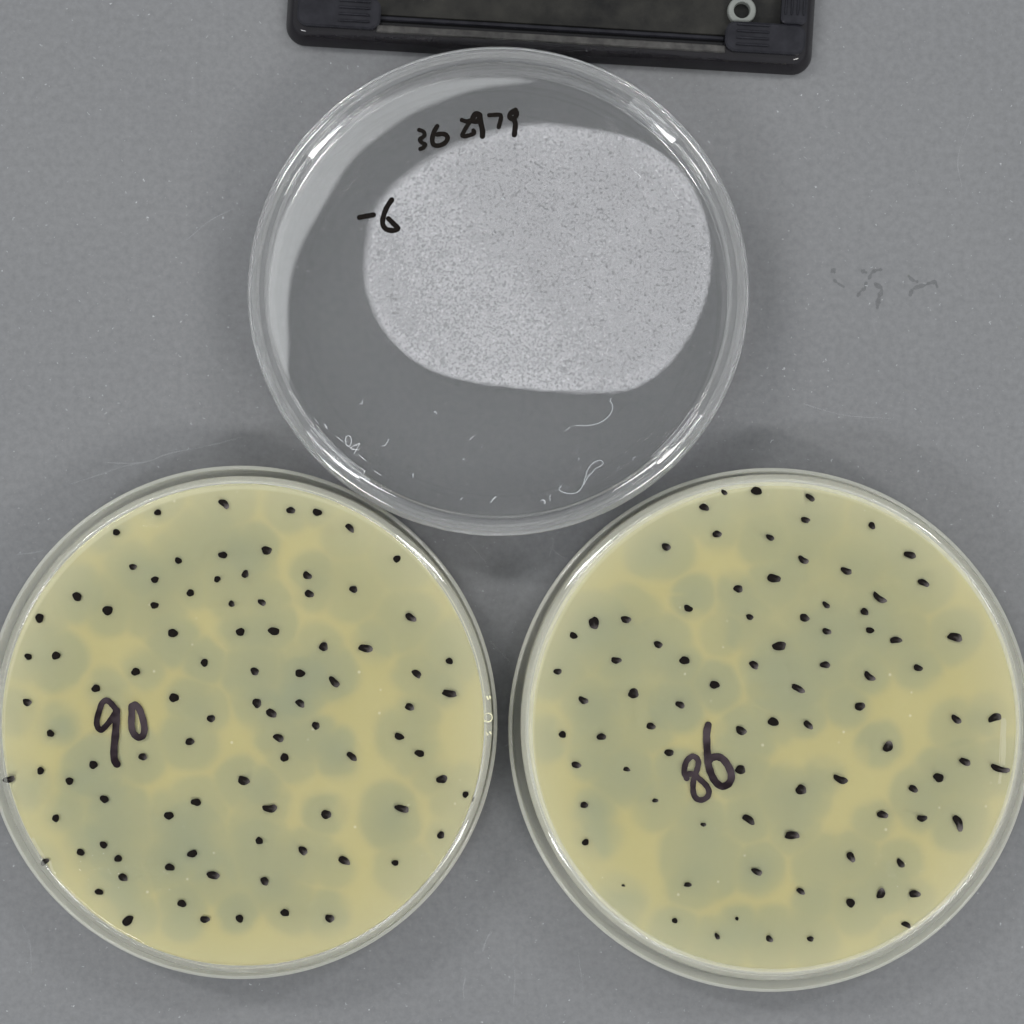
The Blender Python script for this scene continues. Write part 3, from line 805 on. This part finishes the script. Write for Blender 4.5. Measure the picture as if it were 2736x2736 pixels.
# lint fibres lying on the lid
def fibre(label, pts, wd):
    k = (CAM_H - ZT) / FPX
    x0, y0 = P(*pts[0], ZT)
    v_, f_ = stroke_geo([P(x, y, ZT) for x, y in catmull(pts, 8)], wd * k, ZT + .12, .12, 6, 0.15)
    o = mk_obj('lint_fibre', v_, f_, M_dust, None, origin=(x0, y0, ZT))
    o['label'] = label; o['category'] = 'fibre'
    return o
c5 = lambda L: [(1300 + x / 2.61, 800 + y / 2.61) for x, y in L]
fibre('single curved white fibre below the misted patch on the clear dish', c5([(868,692),(862,705),(878,745),(862,800),(800,855),(720,878),(620,880)]), 2.6)
fibre('looped tangled white fibre near the lower rim of the clear dish', c5([(520,1300),(508,1330),(560,1352),(620,1350),(665,1310),(688,1240),(710,1180),(745,1140),(790,1123),(812,1142),(790,1165),(755,1182),(735,1210),(705,1240),(680,1290)]), 2.6)

# dust: pale flecks strewn over bench and clear dish
parts = []
def fleck(x, y, z, L, wd, a):
    n = 3
    pts = [(x + math.cos(a + i * random.uniform(-.3, .3)) * L * i / n, y + math.sin(a + i * random.uniform(-.3, .3)) * L * i / n) for i in range(n + 1)]
    parts.append(stroke_geo(pts, wd, z, wd * .6, 5, .4))
def in_dish(px, py, m=0):
    return (((px - 1332) / 664) ** 2 + ((py - 785) / 648) ** 2 < (1 + m) or math.hypot(px - 642, py - 1931) < 695 or math.hypot(px - 2059, py - 1951) < 709
            or (745 < px < 2190 and py < 225))
for _ in range(620):
    px, py = random.uniform(0, 2736), random.uniform(0, 2736)
    if in_dish(px, py): continue
    x, y = P(px, py, 0)
    s = random.random() ** 3
    fleck(x, y, .03, .08 + .45 * s, .06 + .10 * random.random(), random.uniform(0, 6.28))
for _ in range(110):
    a = random.uniform(0, 6.28); q = random.random() ** .5 * 560
    px, py = 1332 + q * math.cos(a), 785 + q * math.sin(a)
    if random.random() > (0.25 + 0.75 * (py > 980)): continue
    x, y = P(px, py, ZT)
    s = random.random() ** 3
    fleck(x, y, ZT + .06, .08 + .7 * s, .07 + .10 * random.random(), random.uniform(0, 6.28))
for (px, py, L, a, wd) in [(1312,1342,.9,.9,.28),(1448,1337,.7,0,.3),(1470,1338,1.1,1.3,.15),(1232,1335,.3,1,.25),(1104,1275,.6,1.6,.3),(1160,1102,.3,.5,.3),(1256,1175,.6,.6,.2),
                           (1020,1192,1.2,.35,.15),(1036,1180,.8,.9,.15),(962,1080,.8,.5,.18),(1340,532,.5,.3,.3),(1286,1196,.4,1.2,.2),(1240,1230,.5,2,.2),(1648,1255,.9,1,.15),(1690,1230,.6,1.1,.15)]:
    x, y = P(px, py, ZT); fleck(x, y, ZT + .07, L, wd, a)
V, F = merge(parts)
d = mk_obj('dust', V, F, M_dust, None)
d['kind'] = 'stuff'; d['label'] = 'tiny pale dust flecks and shavings strewn over bench and clear dish'; d['category'] = 'dust'

# ------------------------------------------------------------------ black tray at the top edge
SLOPE = math.atan2(84, 1410)
bl = np.array(P(762, 121, 0)); 
ux = np.array((math.cos(-SLOPE), math.sin(-SLOPE))); uy = np.array((-ux[1], ux[0]))
W, H = 97.6, 62.0
tray = empty('plastic_tray', (float((bl + ux * W / 2 + uy * H / 2)[0]), float((bl + ux * W / 2 + uy * H / 2)[1]), 0),
             'black plastic tray with stepped rim, raised corner pads and a pale grommet', 'tray')
def loc(u, v_, z): 
    q = bl + ux * u + uy * v_
    return (float(q[0]), float(q[1]), z)
def rrect(u0, v0, u1, v1, r, n=8):
    out = []
    for (cx_, cy2, a0) in ((u1 - r, v0 + r, -90), (u1 - r, v1 - r, 0), (u0 + r, v1 - r, 90), (u0 + r, v0 + r, 180)):
        for k in range(n + 1):
            a = math.radians(a0 + 90 * k / n)
            out.append((cx_ + r * math.cos(a), cy2 + r * math.sin(a)))
    return out
def loft(levels, cap_bottom=True, cap_top=True):
    """levels: (list of uv, z); same count each"""
    verts, faces = [], []
    n = len(levels[0][0])
    for uv, z in levels:
        for (u, v_) in uv: verts.append(loc(u, v_, z))
    for i in range(len(levels) - 1):
        for k in range(n):
            k2 = (k + 1) % n
            faces.append([i * n + k, i * n + k2, (i + 1) * n + k2, (i + 1) * n + k])
    if cap_top: faces.append([(len(levels) - 1) * n + k for k in range(n)])
    if cap_bottom: faces.append([k for k in range(n)][::-1])
    return verts, faces
def inset(d, r): return rrect(d, d, W - d, H - d, r)
# outer shell: foot, sloping skirt, rounded shoulder, then down into the well
lv = [(inset(.2, 3.6), 0), (inset(0, 3.8), .3), (inset(.1, 3.7), .8), (inset(.4, 3.5), 1.5), (inset(.85, 3.2), 2.6), (inset(1.3, 3.0), 3.3), (inset(1.75, 2.8), 3.72), (inset(2.1, 2.6), 3.9), (inset(2.4, 2.4), 3.98),
      (inset(3.9, 2.0), 3.94), (inset(4.1, 1.9), 3.6), (inset(4.3, 1.8), 2.2)]
V, F = loft(lv)
mk_obj('tray_body', V, F, M_blk, tray, sharp=40)
def bar(u0, u1, v0, v1, z0, z1, r, name, mat, par=tray):
    n0 = rrect(u0, v0, u1, v1, r, 5); n1 = rrect(u0 + .2, v0 + .2, u1 - .2, v1 - .2, max(.05, r - .2), 5)
    V, F = loft([(n0, z0), (n0, z1 - .2), (n1, z1)])
    return mk_obj(name, V, F, mat, par)
# mottled, lighter ledge running between the corner pads, a narrow step, then the dusty panel
bar(17.0, 81.2, 2.5, 3.9, 3.8, 4.45, .3, 'ledge', M_ledge)
bar(17.2, 81.0, 5.0, 5.8, 2.1, 3.3, .25, 'inner_step', M_blk2)
bar(5.0, W - 5.0, 5.95, H - 5.0, 2.1, 2.9, 1.0, 'panel', M_panel)
def pad(u0, u1, v0, v1, ru0, ru1, rows, ribs_along_u=True):
    n0 = rrect(u0, v0, u1, v1, 1.9, 6); n1 = rrect(u0 + .35, v0 + .35, u1 - .35, v1 - .35, 1.6, 6)
    V, F = loft([(n0, 2.0), (n0, 4.9), (n1, 5.2)])
    o3 = loc((u0 + u1) / 2, (v0 + v1) / 2, 2)
    p = mk_obj('corner_pad', V, F, M_blk2, tray, origin=o3)
    p['base_mm'] = list(o3)
    for k in range(rows):
        v_ = v0 + 1.1 + k * 1.22
        n0 = rrect(ru0, v_, ru1, v_ + .34, .15, 3); n1 = rrect(ru0 + .1, v_ + .1, ru1 - .1, v_ + .24, .06, 3)
        V, F = loft([(n0, 5.1), (n0, 5.45), (n1, 5.55)])
        mk_obj('rib', V, F, M_blk2, p)
    return p
pad(2.4, 17.7, 2.8, 8.6, 10.0, 15.8, 4)
pad(81.0, 95.7, 2.8, 8.3, 83.0, 89.0, 4)
def rail(u0, u1, v0, v1, us):
    n0 = rrect(u0, v0, u1, v1, 1.0, 5); n1 = rrect(u0 + .3, v0 + .3, u1 - .3, v1 - .3, .8, 5)
    V, F = loft([(n0, 2.0), (n0, 4.85), (n1, 5.1)])
    o3 = loc((u0 + u1) / 2, (v0 + v1) / 2, 2)
    p = mk_obj('side_rail', V, F, M_blk2, tray, origin=o3)
    p['base_mm'] = list(o3)
    for u_ in us:
        n0 = rrect(u_, v0 + 1.6, u_ + .34, v0 + 9, .15, 3); n1 = rrect(u_ + .1, v0 + 1.7, u_ + .24, v0 + 8.9, .06, 3)
        V, F = loft([(n0, 5.0), (n0, 5.35), (n1, 5.45)])
        mk_obj('rib', V, F, M_blk2, p)
rail(91.0, 95.7, 8.4, 30, (91.6, 92.7, 93.8, 94.9))
rail(2.4, 6.0, 8.7, 30, ())
# grommet
gx_, gy_ = P(1983, 26, 4.5)
M_grom = simple('pale_grey_metal_ring', (0.15, 0.158, 0.146, 1), 0.5, 0.5)
prof = round_poly([(1.40, 2.6), (2.65, 2.6), (2.6, 4.2), (1.5, 4.5)], .35, 4)
v_, f_ = revolve(prof, gx_, gy_, 1.0, 48)
mk_obj('grommet', v_, f_, M_grom, tray)

for o in bpy.data.objects:
    if 'base_mm' in o: del o['base_mm']
